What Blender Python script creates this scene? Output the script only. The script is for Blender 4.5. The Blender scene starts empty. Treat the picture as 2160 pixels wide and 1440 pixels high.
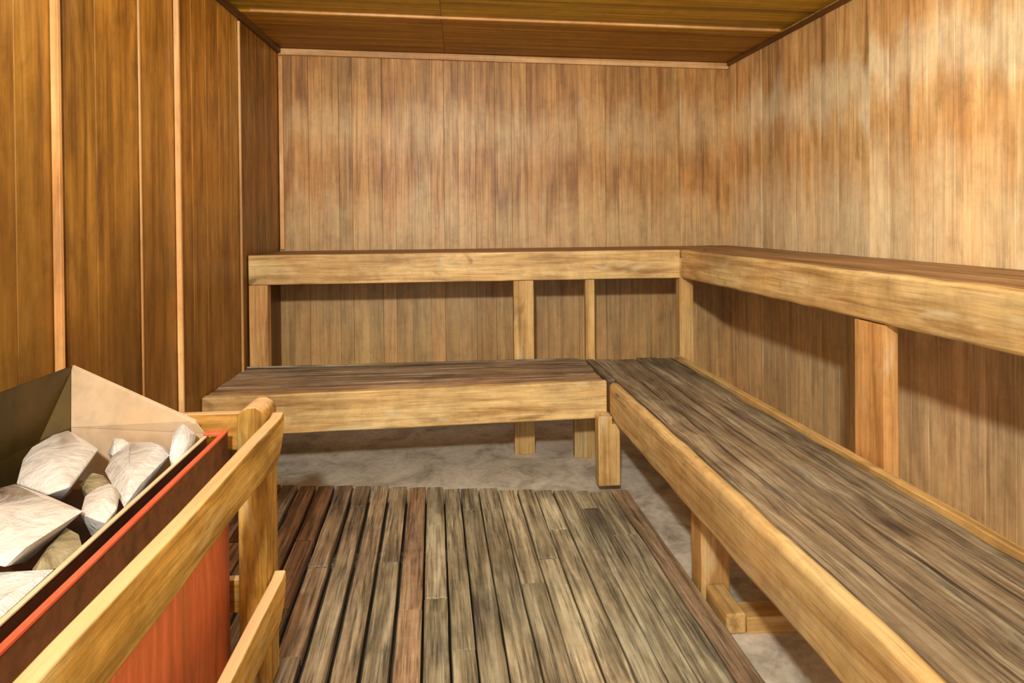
import bpy, bmesh, math, random
from mathutils import Vector, Matrix, noise

scene = bpy.context.scene
COL = scene.collection
rng = random.Random(7)

# ------------------------------------------------------------------ room measures (metres)
W = 2.38          # room width at the back wall
ZU = 0.92         # top of upper benches
ZL = 0.432        # top of lower benches
NEAR = -4.3       # front end of the room
SR, SL, SD = -0.0344, 0.0187, -0.045   # the room is slightly out of square
HF, HL = 0.130, 0.146
def ceil_z(x): return 1.958 - 0.0229 * x
def skew_r(p): return (p[0] + SR * p[1], p[1], p[2])
def skew_l(p): return (p[0] + SL * p[1], p[1], p[2])
def skew_d(p): return (p[0] + SD * p[1], p[1], p[2])
def to_ceiling(p): return (p[0], p[1], ceil_z(p[0]) + p[2])

# ------------------------------------------------------------------ materials
def lin(c):
    out = []
    for v in c[:3]:
        v /= 255.0
        out.append(v / 12.92 if v <= 0.04045 else ((v + 0.055) / 1.055) ** 2.4)
    return (out[0], out[1], out[2], 1.0)

class NT:
    def __init__(s, name):
        s.m = bpy.data.materials.new(name); s.m.use_nodes = True
        s.t = s.m.node_tree; s.t.nodes.clear()
        s.out = s.n('ShaderNodeOutputMaterial'); s.b = s.n('ShaderNodeBsdfPrincipled')
        s.l(s.b.outputs[0], s.out.inputs[0])
    def n(s, t, **k):
        n = s.t.nodes.new(t)
        for a, v in k.items(): setattr(n, a, v)
        return n
    def l(s, a, b): s.t.links.new(a, b)
    def val(s, i, v):
        if hasattr(v, 'is_output') or isinstance(v, bpy.types.NodeSocket): s.l(v, i)
        else: i.default_value = v
    def attr(s, name, out='Vector'):
        return s.n('ShaderNodeAttribute', attribute_name=name).outputs[out]
    def mapping(s, vec, scale, loc=(0, 0, 0)):
        m = s.n('ShaderNodeMapping'); s.l(vec, m.inputs['Vector'])
        m.inputs['Scale'].default_value = scale; m.inputs['Location'].default_value = loc
        return m.outputs[0]
    def noise(s, vec, scale=1, detail=5, rough=.55, dist=0):
        n = s.n('ShaderNodeTexNoise'); s.l(vec, n.inputs['Vector'])
        n.inputs['Scale'].default_value = scale; n.inputs['Detail'].default_value = detail
        n.inputs['Roughness'].default_value = rough; n.inputs['Distortion'].default_value = dist
        return n.outputs['Fac']
    def ramp(s, fac, stops, interp='LINEAR'):
        r = s.n('ShaderNodeValToRGB'); s.l(fac, r.inputs[0]); r.color_ramp.interpolation = interp
        e = r.color_ramp.elements
        while len(e) < len(stops): e.new(.5)
        for x, (p, c) in zip(e, stops):
            x.position = p; x.color = c if len(c) == 4 else (*c, 1)
        return r.outputs[0]
    def mix(s, fac, a, b, mode='MIX'):
        m = s.n('ShaderNodeMix', data_type='RGBA', blend_type=mode)
        s.val(m.inputs[0], fac); s.val(m.inputs[6], a); s.val(m.inputs[7], b)
        return m.outputs[2]
    def math(s, op, a, b=0.0, c=None, clamp=False):
        m = s.n('ShaderNodeMath', operation=op, use_clamp=clamp)
        s.val(m.inputs[0], a); s.val(m.inputs[1], b)
        if c is not None: s.val(m.inputs[2], c)
        return m.outputs[0]
    def rng(s, v, a, b, c, d):
        m = s.n('ShaderNodeMapRange'); s.l(v, m.inputs[0])
        for i, x in enumerate((a, b, c, d)): m.inputs[i + 1].default_value = x
        return m.outputs[0]

def g(v): return (v, v, v, 1)

def wood(name, dark, mid, light, along=1.2, cross=22, streak=.45, blotch=.35, rough=.5,
         bump=.25, warm=(190, 110, 40), worn=None, band_col=(214, 190, 152), stain=None, stain_amt=0.0, blotch_map=(1, 1, 1), toplit=None, tint_var=.5, gain=(1, 1, 1), mottle=.5, knots=0.0):
    def lg(c):
        q = lin(c); return tuple(min(.92, q[i] * gain[i]) for i in range(3)) + (1,)
    t = NT(name)
    gc = t.attr('gc')
    n1 = t.noise(t.mapping(gc, (along, cross, cross)), 1, 6, .6, .6)
    col = t.ramp(n1, [(.28, lg(dark)), (.5, lg(mid)), (.72, lg(light))])
    # fine dark pores and streaks along the grain
    n2 = t.noise(t.mapping(gc, (along * 2.2, cross * 4.5, cross * 4.5), (3, 1, 2)), 1, 4, .6, .3)
    col = t.mix(streak, col, t.ramp(n2, [(.34, g(.28)), (.52, g(1.0)), (.75, g(1.12))]), 'MULTIPLY')
    # slow blotches across neighbouring boards
    pos = t.n('ShaderNodeNewGeometry').outputs['Position']
    n3 = t.noise(t.mapping(pos, blotch_map), 3.2, 5, .62, .3)
    col = t.mix(blotch, col, t.ramp(n3, [(.3, g(.5)), (.5, g(1.0)), (.7, g(1.3))]), 'MULTIPLY')
    if worn is not None:  # colour bands by height: pale on back and right walls, dark on left
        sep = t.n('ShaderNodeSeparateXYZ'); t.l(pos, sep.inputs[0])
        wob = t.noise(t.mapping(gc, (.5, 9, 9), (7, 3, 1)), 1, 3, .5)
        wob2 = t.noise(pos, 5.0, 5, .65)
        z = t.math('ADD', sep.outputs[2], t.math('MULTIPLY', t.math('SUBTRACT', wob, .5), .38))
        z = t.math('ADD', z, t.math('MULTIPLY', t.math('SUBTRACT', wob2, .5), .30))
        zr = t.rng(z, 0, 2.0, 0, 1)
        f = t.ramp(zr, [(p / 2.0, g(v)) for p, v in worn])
        col = t.mix(t.math('MULTIPLY', f, t.rng(n2, .3, .6, .55, 1.0)), col, lg(band_col))
    if stain is not None:
        n4 = t.noise(t.mapping(gc, (2.0, 7, 7), (1, 5, 9)), 1, 5, .65, .5)
        f = t.rng(n4, .5, .72, 0, stain_amt)
        col = t.mix(f, col, lg(stain))
    col = t.mix(t.attr('warm', 'Fac'), col, t.mix(1.0, col, t.mix(.0, lin(warm), lin(warm)), 'OVERLAY'))
    n6 = t.noise(t.mapping(pos, (1, 1, .7)), 17, 6, .72, .5)
    col = t.mix(mottle, col, t.ramp(n6, [(.3, g(.62)), (.5, g(1.0)), (.7, g(1.22))]), 'MULTIPLY')
    if knots:
        nk = t.noise(t.mapping(gc, (5, 13, 13), (2, 4, 6)), 1, 2, .5, .8)
        col = t.mix(t.rng(nk, .66, .74, 0, knots), col, lg((104, 66, 32)))
        nl = t.noise(t.mapping(gc, (3, 11, 11), (8, 1, 3)), 1, 3, .6, .8)
        col = t.mix(t.rng(nl, .58, .72, 0, knots * .6), col, lg((226, 206, 172)))
    # warm and cool patches in the timber
    n5 = t.noise(t.mapping(pos, blotch_map, (5, 2, 8)), 2.3, 3, .5, .4)
    col = t.mix(tint_var, col, t.ramp(n5, [(.32, (1.10, .96, .80, 1)), (.5, (1, 1, 1, 1)), (.68, (.95, 1.03, 1.06, 1))]), 'MULTIPLY')
    if toplit is not None:  # paints a highlight: faces that point up are lightened
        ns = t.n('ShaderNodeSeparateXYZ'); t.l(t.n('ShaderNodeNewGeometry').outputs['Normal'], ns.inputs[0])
        col = t.mix(t.math('MULTIPLY', t.rng(ns.outputs[2], .3, .9, 0, .85), t.rng(n1, .3, .6, .6, 1.0)), col, lin(toplit))
    tone = t.attr('tone', 'Fac')
    comb = t.n('ShaderNodeCombineXYZ')
    for i in range(3): t.l(tone, comb.inputs[i])
    col = t.mix(1.0, col, comb.outputs[0], 'MULTIPLY')
    t.l(col, t.b.inputs['Base Color'])
    t.val(t.b.inputs['Roughness'], t.rng(n2, .3, .7, rough + .15, rough - .08))
    t.b.inputs['Specular IOR Level'].default_value = .35
    bp = t.n('ShaderNodeBump'); bp.inputs['Strength'].default_value = bump; bp.inputs['Distance'].default_value = .004
    t.l(t.math('ADD', n2, n1), bp.inputs['Height']); t.l(bp.outputs[0], t.b.inputs['Normal'])
    return t.m

M = {}
M['back'] = wood('back_wall_boards', (126, 78, 38), (182, 128, 72), (205, 156, 98), along=1.5, cross=26, streak=.35, blotch=.62, blotch_map=(1.7, 1.7, .55),
                 rough=.42, bump=.15, stain=(112, 74, 40), stain_amt=.45,
                 worn=[(.0, .2), (.85, .55), (1.0, .68), (1.14, .55), (1.24, .1), (1.36, .04), (1.46, .35), (1.54, .60), (1.62, .45), (1.72, .04), (2.0, 0)],
                 band_col=(212, 180, 138), gain=(0.95, 1.06, 0.98))
M['right'] = wood('right_wall_boards', (140, 90, 42), (196, 138, 76), (216, 166, 104), along=1.5, cross=26, streak=.35, blotch=.62, blotch_map=(1.7, 1.7, .55),
                  rough=.42, bump=.15, stain=(126, 84, 44), stain_amt=.4,
                  worn=[(.0, .1), (.85, .6), (1.08, .66), (1.24, .3), (1.34, .06), (1.42, .12), (1.52, .62), (1.62, .58), (1.72, .04), (2.0, 0)],
                  band_col=(222, 192, 146), gain=(1.28, 1.6, 1.95))
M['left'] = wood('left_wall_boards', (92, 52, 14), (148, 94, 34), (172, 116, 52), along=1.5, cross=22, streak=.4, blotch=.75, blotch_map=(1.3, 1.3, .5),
                 rough=.36, bump=.15, stain=(84, 46, 18), stain_amt=.75, worn=[(0, .8), (.6, .75), (1.0, .5), (1.4, .15), (1.7, 0)], band_col=(70, 38, 10), gain=(1.6, 1.9, 1.75))
M['ceiling'] = wood('ceiling_boards', (84, 50, 10), (132, 86, 28), (160, 112, 48), along=.7, cross=26, streak=.4, blotch=.25, rough=.5, bump=.15, gain=(1.95, 2.75, 1.15))
M['front'] = wood('bench_front_timber', (158, 112, 62), (204, 160, 104), (222, 184, 130), along=2.2, cross=26, streak=.4, blotch=.30,
                  rough=.5, bump=.25, stain=(128, 90, 52), stain_amt=.6, knots=0.7, gain=(1.12, 1.27, 1.28))
M['post'] = wood('post_timber', (140, 96, 50), (190, 142, 86), (208, 164, 108), along=1.5, cross=24, streak=.4, blotch=.25, rough=.5, knots=0.45, gain=(1.2, 1.4, 1.4))
M['seat'] = wood('weathered_seat_planks', (78, 58, 38), (152, 122, 88), (188, 162, 126), along=2.0, cross=34, streak=.8, blotch=.45,
                 rough=.6, bump=.6, stain=(52, 38, 26), stain_amt=.75, gain=(0.9, 1.08, 1.28))
M['upseat'] = wood('upper_seat_planks', (84, 54, 30), (138, 98, 60), (160, 120, 78), along=1.4, cross=30, streak=.5, blotch=.3, rough=.5, gain=(1.2, 1.3, 1.3))
M['slat'] = wood('weathered_duckboard_slats', (70, 58, 42), (146, 126, 98), (186, 168, 138), along=2.2, cross=32, streak=.9, blotch=.55,
                 rough=.65, bump=.6, stain=(50, 44, 40), stain_amt=.85, warm=(170, 92, 30), gain=(1.26, 1.44, 1.52))
M['rail'] = wood('rough_rail_timber', (128, 78, 22), (184, 130, 62), (216, 166, 104), along=3, cross=20, streak=.5, blotch=.95,
                 rough=.5, bump=.4, stain=(104, 74, 26), stain_amt=.75, toplit=(246, 206, 156), knots=0.6, gain=(1.15, 1.36, 1.1))
M['trim'] = wood('trim_timber', (130, 80, 40), (196, 142, 88), (226, 180, 128), along=1.0, cross=20, streak=.2, blotch=.25, rough=.4, gain=(1.1, 1.2, 1.2))
M['trimdark'] = wood('dark_trim_timber', (58, 32, 10), (96, 58, 24), (122, 78, 36), along=1.0, cross=20, streak=.3, blotch=.25, rough=.5, gain=(1.1, 1.2, 1.2))

def concrete():
    t = NT('worn_concrete')
    pos = t.n('ShaderNodeNewGeometry').outputs['Position']
    n1 = t.noise(pos, 6, 8, .65, .6); n2 = t.noise(pos, 45, 4, .6)
    c = t.ramp(n1, [(.28, lin((142, 132, 114))), (.5, lin((214, 204, 184))), (.72, lin((236, 228, 210)))])
    c = t.mix(.35, c, t.ramp(n2, [(.3, g(.5)), (.6, g(1.1))]), 'MULTIPLY')
    sp = t.n('ShaderNodeSeparateXYZ'); t.l(pos, sp.inputs[0])   # concrete darkened under the duckboard, so its gaps read dark
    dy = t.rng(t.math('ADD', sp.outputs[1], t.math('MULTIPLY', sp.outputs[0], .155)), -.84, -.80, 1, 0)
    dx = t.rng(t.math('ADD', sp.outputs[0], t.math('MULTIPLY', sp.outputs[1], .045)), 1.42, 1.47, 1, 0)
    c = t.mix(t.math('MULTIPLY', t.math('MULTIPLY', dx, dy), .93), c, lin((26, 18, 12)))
    t.l(c, t.b.inputs['Base Color']); t.b.inputs['Roughness'].default_value = .7
    bp = t.n('ShaderNodeBump'); bp.inputs['Strength'].default_value = .3; bp.inputs['Distance'].default_value = .004
    t.l(n1, bp.inputs['Height']); t.l(bp.outputs[0], t.b.inputs['Normal'])
    return t.m
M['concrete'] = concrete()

def stone(name, dark, mid, light):
    t = NT(name)
    pos = t.n('ShaderNodeTexCoord').outputs['Object']
    n1 = t.noise(pos, 14, 6, .6, .8); n2 = t.noise(pos, 60, 5, .65)
    c = t.ramp(n1, [(.28, lin(dark)), (.45, lin(mid)), (.7, lin(light))])
    c = t.mix(.35, c, t.ramp(n2, [(.3, g(.72)), (.55, g(1.04))]), 'MULTIPLY')
    t.l(c, t.b.inputs['Base Color']); t.b.inputs['Roughness'].default_value = .8
    bp = t.n('ShaderNodeBump'); bp.inputs['Strength'].default_value = .9; bp.inputs['Distance'].default_value = .010
    t.l(t.math('ADD', n1, t.math('MULTIPLY', n2, .4)), bp.inputs['Height']); t.l(bp.outputs[0], t.b.inputs['Normal'])
    return t.m
M['stone'] = stone('pale_stone', (186, 178, 168), (222, 218, 212), (238, 236, 232))
M['stonedark'] = stone('olive_stone', (96, 82, 52), (156, 142, 106), (196, 186, 156))
M['stonewhite'] = stone('white_stone', (206, 204, 198), (234, 236, 234), (244, 246, 246))

def metal(name, a, b, rough, metallic, scale=5, streaks=(1, 1, 1)):
    t = NT(name)
    pos = t.n('ShaderNodeNewGeometry').outputs['Position']
    n1 = t.noise(t.mapping(pos, streaks), scale, 6, .6, .4)
    n2 = t.noise(t.mapping(pos, streaks), scale * 5, 4, .6)
    c = t.ramp(n1, [(.3, lin(a)), (.65, lin(b))])
    c = t.mix(.3, c, t.ramp(n2, [(.3, g(.6)), (.55, g(1.05))]), 'MULTIPLY')
    t.l(c, t.b.inputs['Base Color']); t.b.inputs['Metallic'].default_value = metallic
    t.val(t.b.inputs['Roughness'], t.rng(n2, .3, .7, rough - .08, rough + .12))
    return t.m
def enamel():
    t = NT('worn_red_enamel')
    pos = t.n('ShaderNodeNewGeometry').outputs['Position']
    n1 = t.noise(t.mapping(pos, (1, 7, .9)), 5, 6, .6, .4); n2 = t.noise(pos, 40, 5, .65)
    c = t.ramp(n1, [(.30, lin((170, 112, 60))), (.48, lin((214, 112, 62))), (.7, lin((238, 134, 84)))])
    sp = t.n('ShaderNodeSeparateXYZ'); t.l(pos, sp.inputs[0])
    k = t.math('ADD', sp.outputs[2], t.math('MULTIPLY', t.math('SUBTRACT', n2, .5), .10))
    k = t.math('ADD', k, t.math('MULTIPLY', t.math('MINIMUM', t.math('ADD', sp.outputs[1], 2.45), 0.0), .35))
    c = t.mix(t.rng(k, .40, .50, 0, .93), c, t.ramp(n2, [(.35, lin((84, 52, 22))), (.65, lin((124, 80, 44)))]))  # enamel goes dark brown towards the top, less so at the near end
    t.l(c, t.b.inputs['Base Color']); t.val(t.b.inputs['Roughness'], t.rng(n2, .3, .7, .4, .6))
    return t.m
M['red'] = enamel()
M['redlip'] = metal('red_enamel_edge', (226, 96, 62), (244, 118, 84), .35, .0)
M['steel'] = metal('shaded_steel', (52, 42, 12), (84, 66, 24), .5, .5)  # stainless flare, its shade and dark reflections put into the colour
M['plate'] = metal('lit_steel_plate', (214, 178, 134), (230, 202, 166), .5, .1)  # lamp-facing part of the same flare, brightness put into the colour
M['plateedge'] = metal('bright_sheet_edge', (244, 214, 170), (250, 228, 190), .4, .1)
M['channel'] = metal('sooty_brown_steel', (54, 26, 8), (92, 46, 16), .6, .2)

# ------------------------------------------------------------------ mesh builder
class MB:
    def __init__(s): s.v, s.f, s.gc, s.tone, s.warm = [], [], [], [], []
    def raw(s, verts, faces, axis=2, tone=1.0, warm=0.0, xf=None):
        o = len(s.v)
        off = Vector((rng.uniform(-40, 40), rng.uniform(-40, 40), rng.uniform(-40, 40)))
        for p in verts:
            q = Vector(p)
            c = Vector((q[axis], q[(axis + 1) % 3], q[(axis + 2) % 3])) + off
            s.gc.append(c); s.tone.append(tone); s.warm.append(warm)
            s.v.append(xf(p) if xf else tuple(p))
        s.f += [tuple(o + i for i in f) for f in faces]
        return s
    def box(s, a, b, axis=2, tone=1.0, warm=0.0, xf=None, seg=1, jit=0.0, chamf=0.0):
        """A board from corner a to corner b with its grain along axis; seg/jit make its long edges a little uneven."""
        lo = [min(a[i], b[i]) for i in range(3)]; hi = [max(a[i], b[i]) for i in range(3)]
        u, w = (axis + 1) % 3, (axis + 2) % 3
        ring = [(lo[u], lo[w]), (hi[u], lo[w]), (hi[u], hi[w]), (lo[u], hi[w])]
        if chamf:
            c = min(chamf, (hi[u] - lo[u]) * .4, (hi[w] - lo[w]) * .4)
            ring = [(lo[u] + c, lo[w]), (hi[u] - c, lo[w]), (hi[u], lo[w] + c), (hi[u], hi[w] - c),
                    (hi[u] - c, hi[w]), (lo[u] + c, hi[w]), (lo[u], hi[w] - c), (lo[u], lo[w] + c)]
        n = len(ring); verts, faces = [], []
        sd = rng.uniform(0, 100)
        for k in range(seg + 1):
            t = lo[axis] + (hi[axis] - lo[axis]) * k / seg
            for j, (pu, pw) in enumerate(ring):
                p = [0, 0, 0]; p[axis] = t; p[u] = pu; p[w] = pw
                if jit:
                    cu = 1 if pu > (lo[u] + hi[u]) / 2 else -1
                    p[u] += jit * noise.noise((t * 9 + sd, cu * 7.3, 1.1)) - cu * jit * .4
                    p[w] += jit * .6 * noise.noise((t * 7 + sd, cu * 3.1, 9.7 + (pw > (lo[w] + hi[w]) / 2)))
                verts.append(p)
        for k in range(seg):
            for j in range(n):
                j2 = (j + 1) % n
                faces.append((k * n + j, k * n + j2, (k + 1) * n + j2, (k + 1) * n + j))
        faces.append(tuple(reversed(range(n)))); faces.append(tuple(seg * n + j for j in range(n)))
        return s.raw(verts, faces, axis, tone, warm, xf)
    def prism(s, poly, plane, d0, d1, axis=2, tone=1.0, warm=0.0, xf=None):
        """poly: 2-D outline in the plane 'yz', 'xz' or 'xy', pushed from d0 to d1 along the third axis."""
        n = len(poly); verts = []
        for d in (d0, d1):
            for a, b in poly:
                verts.append({'yz': (d, a, b), 'xz': (a, d, b), 'xy': (a, b, d)}[plane])
        faces = [tuple(range(n))[::-1], tuple(range(n, 2 * n))]
        faces += [(i, (i + 1) % n, n + (i + 1) % n, n + i) for i in range(n)]
        return s.raw(verts, faces, axis, tone, warm, xf)
    def build(s, name, mat, parent=None, bevel=0.0, smooth=False, origin=None):
        me = bpy.data.meshes.new(name)
        o0 = Vector(origin) if origin else Vector((0, 0, 0))
        me.from_pydata([tuple(Vector(p) - o0) for p in s.v], [], s.f)
        at = me.attributes.new('gc', 'FLOAT_VECTOR', 'POINT'); at.data.foreach_set('vector', [x for c in s.gc for x in c])
        at = me.attributes.new('tone', 'FLOAT', 'POINT'); at.data.foreach_set('value', s.tone)
        at = me.attributes.new('warm', 'FLOAT', 'POINT'); at.data.foreach_set('value', s.warm)
        bm = bmesh.new(); bm.from_mesh(me); bmesh.ops.recalc_face_normals(bm, faces=bm.faces); bm.to_mesh(me); bm.free()
        me.materials.append(mat)
        o = bpy.data.objects.new(name, me); COL.objects.link(o)
        o.location = o0
        if parent is not None:
            o.parent = parent
            o.location = o0 - parent.location
        if bevel:
            b = o.modifiers.new('edge', 'BEVEL'); b.width = bevel; b.segments = 2; b.limit_method = 'ANGLE'; b.angle_limit = math.radians(40)
            me.polygons.foreach_set('use_smooth', [True] * len(me.polygons))
            wn = o.modifiers.new('normals', 'WEIGHTED_NORMAL'); wn.keep_sharp = True
        return o

def thing(name, label, cat, loc=(0, 0, 0), group=None):
    o = bpy.data.objects.new(name, None); COL.objects.link(o); o.location = loc
    o['label'] = label; o['category'] = cat
    if group: o['group'] = group
    return o
def struct(name, mb, mat, bevel=0.0):
    o = mb.build(name, mat, bevel=bevel); o['kind'] = 'structure'; return o
def tones(n, mu=1.0, sd=.09): return [max(.6, rng.gauss(mu, sd)) for _ in range(n)]
def widths(a, b, lo, hi):
    xs = [a]
    while xs[-1] < b - hi * .7: xs.append(min(b, xs[-1] + rng.uniform(lo, hi)))
    xs[-1] = b
    return xs

# ------------------------------------------------------------------ room shell
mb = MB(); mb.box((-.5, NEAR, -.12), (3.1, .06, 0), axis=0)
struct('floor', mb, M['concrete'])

mb = MB(); xs = widths(-.02, W + .02, .066, .105)
for a, b in zip(xs, xs[1:]):
    gj = rng.choice((.0001, .0001, .0007, .0012))
    mb.box((a + gj, 0.0 - rng.uniform(0, .001), -.02), (b - .0001, .03, 2.02), axis=2, warm=rng.uniform(0, .10), tone=max(.75, rng.gauss(1, .085)), chamf=.0007)
mb.box((-.1, .012, -.02), (W + .1, .05, 2.02), axis=2, tone=.25)
struct('wall_back', mb, M['back'])

mb = MB(); ys = widths(NEAR, -.001, .07, .115)
for a, b in zip(ys, ys[1:]):
    gj = rng.choice((.0001, .0001, .0008, .0014))
    mb.box((W - rng.uniform(0, .001), a + gj, -.02), (W + .03, b - .0001, 2.02), axis=2, warm=rng.uniform(0, .10), tone=max(.75, rng.gauss(1, .085)), xf=skew_r, chamf=.0007)
mb.box((W + .012, NEAR, -.02), (W + .05, 0, 2.02), axis=2, tone=.25, xf=skew_r)
struct('wall_right', mb, M['right'])

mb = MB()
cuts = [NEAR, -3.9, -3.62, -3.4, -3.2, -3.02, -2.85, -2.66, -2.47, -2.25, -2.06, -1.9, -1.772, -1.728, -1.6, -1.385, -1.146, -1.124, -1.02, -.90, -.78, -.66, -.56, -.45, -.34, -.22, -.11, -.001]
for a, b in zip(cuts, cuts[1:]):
    if a in (-1.772, -1.146): continue          # gaps onto dark backing, standing in for the cover strips' cast shadows
    mb.box((-.03, a + .0004, -.02), (0.0 + rng.uniform(0, .0012), b - .0004, 2.02), axis=2, tone=max(.72, rng.gauss(1, .07)) * (.72 if a > -.57 else 1.0), xf=skew_l, chamf=.0025)  # boards past the last strip darkened to paint the shade in the corner
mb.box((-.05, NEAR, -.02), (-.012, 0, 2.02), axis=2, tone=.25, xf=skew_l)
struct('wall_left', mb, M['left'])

mb = MB()
ys = [NEAR] + [-3.9, -3.5, -3.1, -2.7, -2.3, -1.9, -1.6, -1.3, -1.05, -.82, -.572]
for a, b in zip(ys, ys[1:]):
    for (x0, x1) in ((-.3, .852), (.852, W + .3)):
        mb.box((x0 + .0008, a + .0006, .012), (x1 - .0008, b - .0006, .04), axis=0, tone=max(.8, rng.gauss(1, .06)), xf=to_ceiling, chamf=.002)
ys = [-.572, -.43, -.28, -.14, .02]
for i, (a, b) in enumerate(zip(ys, ys[1:])):
    for (x0, x1) in ((-.3, .852), (.852, W + .3)):
        mb.box((x0 + .0008, a + .0004, 0), (x1 - .0008, b - .0004, .04), axis=0, tone=.82 - .05 * i, warm=.25, xf=to_ceiling, chamf=.003 if i == 0 else .001)
mb.box((-.3, NEAR, .035), (W + .3, .05, .07), axis=0, tone=.3, xf=to_ceiling)
struct('ceiling', mb, M['ceiling'])

# slim mouldings and an added highlight strip
mb = MB(); mb.box((.004, -.016, -.036), (W - .004, -.0025, -.002), axis=0, xf=to_ceiling, tone=.95); struct('trim_1', mb, M['trim'], .004)
mb = MB(); mb.box((.003, -.018, ZU + .004), (.026, -.0025, 1.915), axis=2, tone=1.1); struct('trim_2', mb, M['trim'], .005)
mb = MB(); mb.box((W - .018, NEAR, -.02), (W - .003, -.02, -.001), axis=1, xf=lambda p: skew_r(to_ceiling(p)), tone=.8); struct('trim_3', mb, M['trimdark'], .003)
mb = MB(); mb.box((.003, NEAR, -.03), (.02, -.02, -.001), axis=1, xf=lambda p: skew_l(to_ceiling(p)), tone=.8); struct('trim_4', mb, M['trimdark'], .003)
for i, (yc, w_, p_) in enumerate(((-1.778, .012, .021), (-1.152, .012, .019), (-.570, .010, .012))):
    mb = MB(); mb.box((.0025, yc - w_ / 2, .0), (p_, yc + w_ / 2, 1.92), axis=2, tone=1.3 if i < 2 else .9, xf=skew_l)  # first two strips lightened to paint the highlight on their lit edge
    struct('trim_%d' % (5 + i), mb, M['trim'], .002)
mb = MB(); mb.box((.0025, -1.388, .0), (.007, -1.378, 1.92), axis=2, tone=.95, xf=skew_l); struct('trim_8', mb, M['trim'], .002)
mb = MB(); mb.box((.025, -.5795, .0005), (W - .025, -.5745, .0115), axis=0, xf=lambda p: skew_r(to_ceiling(p)), tone=.95); struct('trim_9', mb, M['trim'], .002)  # pale strip added to draw the bright line of the lit ceiling step

# ------------------------------------------------------------------ upper benches
DU, DR = .492, .461
XU = W - DR                     # room-side face of the right upper bench (before skew)
ub = thing('upper_bench', 'long upper bench against the back wall with a pale timber front and four posts', 'bench', (1.0, -.25, 0), 'sauna benches')
mb = MB(); ys = [-DU + .042, -.35, -.235, -.12, -.02]
for a, b in zip(ys, ys[1:]):
    mb.box((.012, a + .002, ZU - .036), (XU + .146, b - .002, ZU - .002), axis=0, tone=max(.8, rng.gauss(1, .08)), seg=12, jit=.0015)
mb.build('seat', M['upseat'], ub, .003)
mb = MB(); mb.box((-.004, -DU, ZU - HF), (XU + .0165, -DU + .04, ZU), axis=0, seg=30, jit=.003); mb.build('front_board', M['front'], ub, .005)
for x0, x1, d in ((-.003, .079, .05), (1.161, 1.254, .05), (1.491, 1.534, .04), (1.93, 1.997, .05)):
    mb = MB()
    top = ZU - HF - .0005 if x0 < 1.9 else ZU - .037
    mb.box((x0, -DU + .003, .0), (x1, -DU + .003 + d, top), axis=2, tone=.92 if x0 > .2 else .82, seg=8, jit=.0015, warm=.2 if x0 < .2 else 0)
    mb.build('leg', M['post'], ub, .003)

ur = thing('upper_bench', 'upper bench along the right wall with a pale knotty timber front', 'bench', (W - .2, -1.6, 0), 'sauna benches')
mb = MB(); xs = [XU + .042, XU + .15, XU + .26, XU + .36, W - .012]
for i, (a, b) in enumerate(zip(xs, xs[1:])):
    mb.box((a + .002, -3.15, ZU - .036), (b - .002, -.02 if i else -DU + .0, ZU - .002), axis=1, tone=max(.8, rng.gauss(1, .08)), xf=skew_r, seg=20, jit=.0015)
mb.build('seat', M['upseat'], ur, .003)
mb = MB(); mb.box((XU, -3.15, ZU - HF), (XU + .04, -DU - .002, ZU), axis=1, xf=skew_r, seg=40, jit=.004, tone=1.04); mb.build('front_board', M['front'], ur, .011)
for y0, y1 in ((-1.842, -1.728), (-3.08, -2.97)):
    mb = MB(); mb.box((XU + .004, y0, 0), (XU + .046, y1, ZU - HF - .0005), axis=2, xf=skew_r, seg=8, jit=.0015, tone=1.05, warm=.25); mb.build('leg', M['post'], ur, .003)

# ------------------------------------------------------------------ lower benches
DB = .498
XL = 1.465
def splay(p):      # the front edge of the back bench is not quite parallel to the wall
    k = (.982 - .0455 * p[0] - DB) / (.9146 - DB)
    return (p[0], -DB + (p[1] + DB) * k, p[2])
lb = thing('lower_bench', 'short lower bench in front of the back wall, reaching the left wall', 'bench', (.7, -.7, 0), 'sauna benches')
mb = MB(); ys = [-.876, -.79, -.70, -.605, -.506]
for i, (a, b) in enumerate(zip(ys, ys[1:])):
    mb.box((-.012, a + .0015, ZL - .036), (XL + .018 - .006 * (i % 2), b - .0015, ZL - (.001 if i % 2 else .003)), axis=0, tone=(1.6, 1.3, 1.35, 1.1)[i], seg=24, jit=.003, xf=splay,
           warm=(.25, .15, .1, .1)[i])
mb.box((-.01, -.505, ZL - .03), (XL - .01, -.499, ZL + .004), axis=0, tone=1.1, seg=12, jit=.001, xf=splay)
mb.build('seat', M['seat'], lb, .003)
mb = MB(); mb.box((-.016, -.9146, ZL - HL), (XL + .027, -.878, ZL), axis=0, seg=30, jit=.004, xf=splay, tone=1.02)
mb.build('front_board', M['front'], lb, .006)
mb = MB(); mb.box((.03, -.76, 0), (.12, -.70, ZL - .037), axis=2, tone=.8); mb.build('leg', M['post'], lb, .003)

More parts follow.
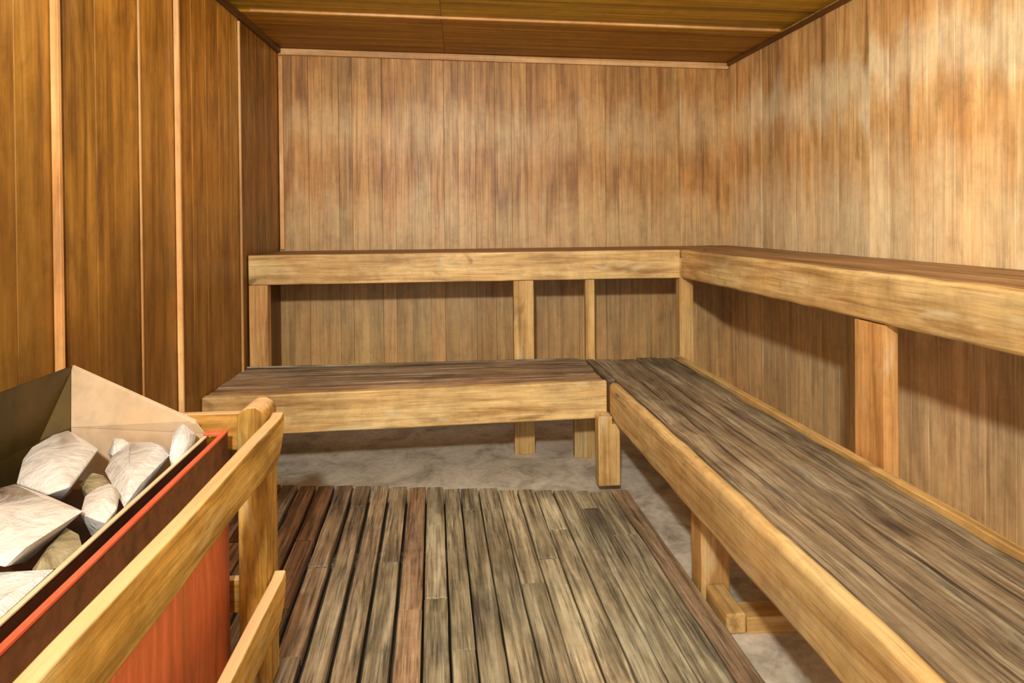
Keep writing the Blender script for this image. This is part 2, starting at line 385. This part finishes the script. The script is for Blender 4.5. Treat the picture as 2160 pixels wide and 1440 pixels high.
lr = thing('lower_bench', 'lower bench along the right side with weathered grey-brown planks', 'bench', (1.7, -1.7, 0), 'sauna benches')
XR = W - .4726
mb = MB()
pl = [(XL + .040, XL + .128, -.93), (XL + .128, XL + .232, -.502), (XL + .232, XL + .335, -.502), (XL + .335, XL + .412, -.502)]
for i, (a, b, ye) in enumerate(pl):
    ye2 = -.502
    mb.box((a + .0035, -3.1, ZL - .036), (b - .0035, ye2, ZL - (.002, .004, .001, .003)[i]), axis=1, tone=(1.06, .94, .98, .88)[i], xf=skew_r, seg=44, jit=.006)
mb.box((XL + .006, -.875, ZL - .034), (XL + .040, -.502, ZL - .002), axis=1, tone=.85, xf=skew_r, seg=8, jit=.003)
mb.build('seat', M['seat'], lr, .004)
mb = MB(); mb.box((XR - .027, -3.1, ZL - .036), (XR, -.502, ZL + .007), axis=1, tone=.95, xf=skew_r, seg=40, jit=.004); mb.build('back_strip', M['post'], lr, .004)
mb = MB(); mb.box((XL, -3.1, ZL - HL), (XL + .040, -.918, ZL), axis=1, seg=44, jit=.005, xf=skew_r, tone=.96); mb.build('front_board', M['front'], lr, .015)
# corner leg, notched round the end of the front board
mb = MB()
mb.prism([(1.440, .0505), (1.524, .0505), (1.524, ZL - HL - .001), (1.494, ZL - HL - .001), (1.494, ZL - HL + .028), (1.447, ZL - HL + .030), (1.440, ZL - HL + .022)],
         'xz', -.985, -.922, axis=2, tone=1.0)
mb.build('leg', M['post'], lr, .003)
mb = MB(); mb.box((1.422, -.56, 0), (1.517, -.515, ZL - .037), axis=2, tone=.85, seg=6, jit=.002); mb.build('leg', M['post'], lr, .004)
mb = MB(); mb.box((1.582, -1.655, .0), (1.668, -1.575, ZL - .037), axis=2, tone=1.0, seg=8, jit=.004, warm=.1); mb.build('leg', M['post'], lr, .005)
mb = MB(); mb.box((1.592, -1.80, .0), (1.645, -1.66, .055), axis=1, tone=.95, seg=5, jit=.006); mb.build('foot_block', M['post'], lr, .006)
mb = MB(); mb.box((1.648, -1.80, .0), (1.92, -1.728, .042), axis=0, tone=.95, seg=5, jit=.002); mb.build('foot_rail', M['post'], lr, .003)
for y0, y1, xa in ((-1.70, -1.62, XR - .06), (-3.05, -2.96, XL + .085), (-3.05, -2.96, XR - .06)):
    mb = MB(); mb.box((xa, y0, .0), (xa + .05, y1, ZL - .037), axis=2, tone=.9, xf=skew_r); mb.build('leg', M['post'], lr, .003)

# ------------------------------------------------------------------ duckboard
db = thing('duckboard', 'worn grey-brown slatted duckboard covering the concrete floor between heater and benches', 'duckboard', (.9, -2.2, 0))
mb = MB()
gaps = [.05, .118, .186, .254, .325, .396, .469, .537, .606, .675, .745, .812, .873, .941, 1.014, 1.085, 1.15, 1.217, 1.285, 1.352, 1.432]
dark_gap = {3: .012, 4: .012, 5: .013, 6: .014, 7: .013, 8: .011, 9: .010, 10: .006, 11: .006, 12: .005, 13: .004, 14: .003, 15: .004, 16: .003, 17: .005, 18: .002, 19: .002, 20: .002}
for i, (a, b) in enumerate(zip(gaps, gaps[1:])):
    gl = dark_gap.get(i, .007) / 2; gr = dark_gap.get(i + 1, .007) / 2
    yend = -.787 - .155 * ((a + b) / 2 + .04) + rng.uniform(-.006, .006)
    br = [yend, -4.0]
    for _ in range(rng.choice((1, 1, 2))): br.append(rng.uniform(-2.3, yend - .12))
    if i == 12: br = [yend, -1.12, -4.0]
    br = sorted(br, reverse=True)
    for y1, y0 in zip(br, br[1:]):
        if y1 - y0 < .04: continue
        warm = max(0, min(.8, .95 - .85 * a / .62)) * rng.uniform(.5, 1.1)
        if i == 9: warm += .35
        tn = max(.62, rng.gauss(.98, .14)) * (.82 if a < .5 else 1.0)
        dz = rng.uniform(-.002, .002)
        mb.box((a + gl, y0 + .0015, .014 + dz), (b - gr, y1 - .0015, .045 + dz), axis=1, tone=tn, warm=min(1, warm), xf=skew_d, seg=max(3, int((y1 - y0) * 14)), jit=.0035)
mb.build('slat_panel', M['slat'], db, .003)
mb = MB(); mb.box((1.436, -4.0, .004), (1.497, -1.012, .046), axis=1, tone=.86, warm=.35, xf=skew_d, seg=40, jit=.004); mb.build('edge_board', M['slat'], db, .004)
for yb in (-1.35, -2.0, -2.7):
    mb = MB(); mb.box((.06, yb - .03, 0), (1.42, yb + .03, .0115), axis=0, tone=.5, xf=skew_d); mb.build('batten', M['slat'], db)

# ------------------------------------------------------------------ heater
HX, HY0, HY1, HZ = .418, -2.90, -1.934, .605
def skew_h(p): return (p[0] - .03 * (p[1] - HY1) * max(0, min(1, p[0] / .37)), p[1], p[2])
ht = thing('sauna_heater', 'red steel sauna heater by the left wall, open top filled with pale stones', 'heater', (.2, -2.45, 0))
x0 = .012
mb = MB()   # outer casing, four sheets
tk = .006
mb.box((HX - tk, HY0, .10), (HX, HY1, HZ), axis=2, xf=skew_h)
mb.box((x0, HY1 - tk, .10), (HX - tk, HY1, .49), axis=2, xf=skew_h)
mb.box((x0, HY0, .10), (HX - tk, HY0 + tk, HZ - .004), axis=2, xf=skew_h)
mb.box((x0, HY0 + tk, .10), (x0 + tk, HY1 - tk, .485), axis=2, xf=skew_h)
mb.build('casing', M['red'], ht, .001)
mb = MB()
mb.box((HX - .009, HY0, HZ), (HX + .001, HY1, HZ + .006), axis=1, xf=skew_h)
mb.box((.372, HY1 - .018, HZ), (HX - .009, HY1 + .001, HZ + .006), axis=0, xf=skew_h)
mb.build('rim', M['redlip'], ht, .0015)
mb = MB()   # inner hopper walls and its sooty channel
mb.box((.3735, HY0 + .02, HZ - .003), (.381, HY1 - .020, HZ + .001), axis=1, xf=skew_h)
mb.build('hopper_edge', M['plateedge'], ht, .001)
mb = MB()
mb.box((.3745, HY0 + .02, .50), (.380, HY1 - .020, HZ - .0035), axis=1, xf=skew_h)
mb.box((.3805, HY0 + tk, .50), (HX - tk - .0005, HY1 - tk, .572), axis=1, xf=skew_h)
mb.box((x0 + tk + .012, HY0 + tk, .487), (.374, HY1 - tk, .497), axis=1, xf=skew_h)
mb.build('hopper', M['channel'], ht)
P, Q, R1, R2, S = (.045, -1.845, .742), (.066, -1.885, .614), (.352, -1.9375, .634), (.372, -1.9375, .607), (.022, -1.931, .600)
def sheet(pts, th):
    n = (Vector(pts[1]) - Vector(pts[0])).cross(Vector(pts[2]) - Vector(pts[0])).normalized() * th
    k = len(pts); v = [Vector(p) for p in pts] + [Vector(p) + n for p in pts]
    return v, [tuple(range(k)), tuple(range(k, 2 * k))[::-1]] + [(i, (i + 1) % k, k + (i + 1) % k, k + i) for i in range(k)]
mb = MB()
Qb, Rb = (.072, -1.890, .498), (.372, -1.9395, .498)
v, f = sheet([P, Q, R2, R1], .003); mb.raw(v, f)
v, f = sheet([Q, Qb, Rb, R2], .003); mb.raw(v, f)
mb.build('end_plate', M['plate'], ht)
mb = MB()
e0, e1 = Vector(P), Vector(R1)
mb.raw([e0 + Vector((0, -.004, 0)), e0 + Vector((0, .006, 0)), e0 + Vector((0, .006, -.007)), e0 + Vector((0, -.004, -.007)),
        e1 + Vector((0, -.004, 0)), e1 + Vector((0, .006, 0)), e1 + Vector((0, .006, -.006)), e1 + Vector((0, -.004, -.006))],
       [(0, 1, 2, 3), (7, 6, 5, 4), (0, 4, 5, 1), (1, 5, 6, 2), (2, 6, 7, 3), (3, 7, 4, 0)])
mb.build('plate_edge', M['plateedge'], ht)
mb = MB()
P2, S2 = (.045, HY0, .742), (.022, HY0, .60)
v, f = sheet([P, S, S2, P2], -.003); mb.raw(v, f)
v, f = sheet([S, (.024, -1.931, .498), (.024, HY0, .498), S2], -.003); mb.raw(v, f)
mb.build('back_plate', M['steel'], ht)
mb = MB()
v, f = sheet([P, Q, S], .002); mb.raw(v, f)
v, f = sheet([Q, Qb, (.024, -1.931, .498), S], .002); mb.raw(v, f)
mb.build('gusset', M['steel'], ht)
for lx in (.03, HX - .045):
    for ly in (HY0 + .03, HY1 - .06):
        mb = MB(); mb.box((lx, ly, .0505), (lx + .03, ly + .03, .1)); mb.build('leg', M['channel'], ht, .002)

# ------------------------------------------------------------------ stones
STONES = {
'A': (.615, [(0.148, -2.194), (0.082, -2.075), (0.065, -2.021), (0.053, -1.934), (0.071, -1.898), (0.148, -1.974), (0.205, -2.036), (0.23, -2.114), (0.242, -2.172), (0.267, -2.236), (0.232, -2.242)]),
'B': (.62, [(0.146, -2.226), (0.161, -2.214), (0.24, -2.255), (0.31, -2.298), (0.354, -2.344), (0.343, -2.367), (0.331, -2.402), (0.34, -2.46), (0.33, -2.49), (0.289, -2.488), (0.183, -2.359), (0.135, -2.253)]),
'C': (.60, [(0.302, -2.303), (0.346, -2.324), (0.38, -2.366), (0.385, -2.395), (0.372, -2.449), (0.337, -2.477), (0.323, -2.46), (0.308, -2.388)]),
'D': (.59, [(0.272, -2.44), (0.314, -2.47), (0.338, -2.475), (0.362, -2.455), (0.377, -2.435), (0.383, -2.521), (0.383, -2.60), (0.36, -2.66), (0.25, -2.64), (0.222, -2.52)]),
'E': (.61, [(0.331, -2.328), (0.303, -2.265), (0.295, -2.217), (0.309, -2.192), (0.346, -2.232), (0.382, -2.309), (0.384, -2.35), (0.369, -2.353)]),
'F': (.60, [(0.285, -2.139), (0.244, -2.1), (0.223, -2.036), (0.232, -1.996), (0.225, -1.958), (0.272, -1.958), (0.318, -1.977), (0.346, -2.036), (0.358, -2.112), (0.368, -2.21), (0.374, -2.282), (0.338, -2.217)]),
'G': (.625, [(0.354, -2.067), (0.328, -1.993), (0.328, -1.953), (0.342, -1.950), (0.368, -1.975), (0.382, -2.044), (0.384, -2.097), (0.378, -2.122)]),
'H': (.60, [(0.193, -2.006), (0.174, -1.945), (0.176, -1.925), (0.212, -1.935), (0.246, -1.97), (0.235, -1.997), (0.23, -2.049)]),
'I': (.586, [(0.219, -2.132), (0.211, -2.072), (0.248, -2.1), (0.288, -2.143), (0.282, -2.171), (0.274, -2.201), (0.253, -2.178)]),
}
LAB = {
'A': 'large pale angular stone at the back of the heater, against its tall dark back plate',
'B': 'largest cream stone in the middle of the heater, near the left edge of the photo',
'C': 'wedge-shaped olive-brown stone between the largest stone and the white slab in the heater',
'D': 'flat white slab of stone at the near end of the heater',
'E': 'small creased grey-white stone beside the inner edge of the heater, next to the wedge stone',
'F': 'long blush-white stone lying along the inner edge of the heater',
'G': 'bright white stone tipped up in the far right corner of the heater',
'H': 'small pale stone close under the middle of the pale metal end plate',
'I': 'little brownish stone wedged between the bigger heater stones',
}
DOME = {'A': .012, 'B': .008, 'C': -.012, 'D': .004, 'E': .012, 'F': .014, 'G': .022, 'H': .012, 'I': .002}
def make_stone(key):
    z, pts = STONES[key]
    r = random.Random(ord(key))
    if key == 'C': pts = [(.350 + (x - .345) * .93, y - .010) for x, y in pts]
    if key == 'I': pts = [(.25 + (x - .25) * 1.3, -2.135 + (y + 2.135) * 1.25) for x, y in pts]
    c = Vector((sum(p[0] for p in pts) / len(pts), sum(p[1] for p in pts) / len(pts), 0))
    bm = bmesh.new()
    def clampy(p):
        lim = -1.908 - .045 * (p[0] - .06) / .29
        return Vector((min(max(p[0], .036), .3715 - .03 * (p[1] + 1.934)), min(p[1], lim), p[2]))
    for (x, y) in pts:
        d = Vector((x, y, 0)) - c
        zz = z + r.uniform(-.010, .004)
        if key == 'C': zz = z - .008 + (c.y - y) * -.06 + (.33 - x) * .10   # its top slopes to a point
        bm.verts.new(clampy(c + d * 1.0 + Vector((0, 0, zz))))
        bm.verts.new(clampy(c + d * .62 + Vector((0, 0, z - (r.uniform(.055, .075) if key != 'C' else .03)))))
        if r.random() < .8:
            k = r.uniform(.35, .75)
            bm.verts.new(clampy(c + d * k + Vector((0, 0, z + DOME[key] * (1.2 - k) + r.uniform(-.003, .006)))))
    bmesh.ops.convex_hull(bm, input=bm.verts)
    for v in [v for v in bm.verts if not v.link_faces]: bm.verts.remove(v)
    bmesh.ops.recalc_face_normals(bm, faces=bm.faces)
    bmesh.ops.dissolve_limit(bm, angle_limit=math.radians(9), verts=bm.verts, edges=bm.edges)
    o0 = Vector((c.x, c.y, z - .05))
    bmesh.ops.translate(bm, verts=bm.verts, vec=-o0)
    me = bpy.data.meshes.new('heater_stone'); bm.to_mesh(me); bm.free()
    me.materials.append(M['stonedark'] if key in 'CI' else M['stonewhite'] if key in 'GD' else M['stone'])
    o = bpy.data.objects.new('heater_stone', me); COL.objects.link(o); o.location = o0
    b = o.modifiers.new('edge', 'BEVEL'); b.width = .005; b.segments = 3; b.limit_method = 'ANGLE'; b.angle_limit = math.radians(14)
    me.polygons.foreach_set('use_smooth', [True] * len(me.polygons))
    o['label'] = LAB[key]; o['category'] = 'stone'; o['group'] = 'heater stones'
    return o
from mathutils.bvhtree import BVHTree
rocks = [make_stone(k) for k in STONES]
bpy.context.view_layer.update()
def tree(o):
    return BVHTree.FromPolygons([v.co + o.location for v in o.data.vertices], [tuple(p.vertices) for p in o.data.polygons])
for _ in range(60):
    tr = [tree(o) for o in rocks]; hit = set(); low = set()
    for i in range(len(rocks)):
        for j in range(i):
            if tr[i].overlap(tr[j]):
                low |= {i, j}; hit.add(min((i, j), key=lambda q: rocks[q].dimensions.x * rocks[q].dimensions.y))
    if not low: break
    for i in low:
        for v in rocks[i].data.vertices:
            if v.co.z <= .02: k = .93
            else: k = .992 if i in hit else .9985
            v.co.x *= k; v.co.y *= k

# ------------------------------------------------------------------ guard rail round the heater
gr = thing('guard_rail', 'rough timber guard rail fencing in the red heater on two sides', 'railing', (.48, -2.2, 0))
def long_rail(zt, zb, name):
    prof = [(-3.02, zt - .004), (-2.7, zt), (-2.4, zt - .003), (-2.1, zt + .001), (-1.955, zt), (-1.928, zt + .006), (-1.924, zt - .010), (-1.930, zt - .038),
            (-1.944, zb + .030), (-1.968, zb + .006), (-1.99, zb), (-2.2, zb + .008), (-2.5, zb + .002), (-2.8, zb + .006), (-3.02, zb)]
    mb = MB(); mb.prism(prof, 'yz', .5115, .5365, axis=1, tone=1.0)
    mb.build(name, M['rail'], gr, .004)
long_rail(.640, .548, 'top_rail')
long_rail(.290, .198, 'bottom_rail')
for zt, zb, nm in ((.632, .547, 'cross_rail'), (.252, .176, 'cross_rail')):
    mb = MB(); mb.box((.105, -1.882, zb), (.498, -1.857, zt), axis=0, seg=10, jit=.002, tone=1.02, warm=.15); mb.build(nm, M['rail'], gr, .003)
mb = MB()
mb.prism([(.448, .0505), (.508, .0505), (.508, .648), (.500, .660), (.487, .668), (.470, .668), (.456, .660), (.448, .648)], 'xz', -1.968, -1.8835, axis=2, tone=.98)
mb.build('post', M['rail'], gr, .004)
mb = MB(); mb.box((.452, -3.0, .0505), (.508, -2.94, .64), axis=2); mb.build('post', M['rail'], gr, .004)

# ------------------------------------------------------------------ light
def lamp(kind, name, loc, energy, col, size, rot=None):
    d = bpy.data.lights.new(name, kind); d.energy = energy; d.color = col
    if kind == 'AREA': d.size = size
    else: d.shadow_soft_size = size
    o = bpy.data.objects.new(name, d); COL.objects.link(o); o.location = loc
    if rot: o.rotation_euler = rot
    return o
key = lamp('POINT', 'ceiling_lamp', (.76, -3.9, 1.72), 1.0, (1.0, .97, .90), .05)
kd = key.data; kd.use_nodes = True
kt = kd.node_tree; em = next(n for n in kt.nodes if n.type == 'EMISSION')
fo = kt.nodes.new('ShaderNodeLightFalloff'); fo.inputs['Strength'].default_value = 94
kt.links.new(fo.outputs['Linear'], em.inputs['Strength'])
lamp('AREA', 'bounce_fill', (1.15, -3.3, 1.0), 46, (1.0, .97, .90), 1.2, (math.pi, 0, 0))  # unseen fill light, added to brighten the ceiling
lamp('AREA', 'overhead_fill', (1.2, -1.9, 1.86), 16, (1.0, .97, .90), 1.6)  # unseen fill light, added to brighten seats and floor from above
w = bpy.data.worlds.new('room_air'); scene.world = w; w.use_nodes = True
bg = w.node_tree.nodes['Background']; bg.inputs[0].default_value = (1.0, .97, .92, 1); bg.inputs[1].default_value = 1.6

# ------------------------------------------------------------------ camera
cd = bpy.data.cameras.new('camera'); cam = bpy.data.objects.new('camera', cd); COL.objects.link(cam)
yaw, pit, rol = -0.0778, -0.0077, -0.0098
c, s = math.cos(yaw), math.sin(yaw)
fw = Vector((-s, c, 0)); rt = Vector((c, s, 0)); up = Vector((0, 0, 1))
fw2 = fw * math.cos(pit) + up * math.sin(pit); up2 = up * math.cos(pit) - fw * math.sin(pit)
rt3 = rt * math.cos(rol) + up2 * math.sin(rol); up3 = up2 * math.cos(rol) - rt * math.sin(rol)
m = Matrix((rt3, up3, -fw2)).transposed().to_4x4(); m.translation = Vector((.933, -3.3739, 1.062))
cam.matrix_world = m
cd.sensor_fit = 'HORIZONTAL'; cd.sensor_width = 36; cd.lens = 1350.25 / 2160 * 36; cd.shift_y = -244.4 / 2160; cd.clip_start = .02
scene.camera = cam
scene.view_settings.view_transform = 'Standard'
scene.view_settings.exposure = -0.35
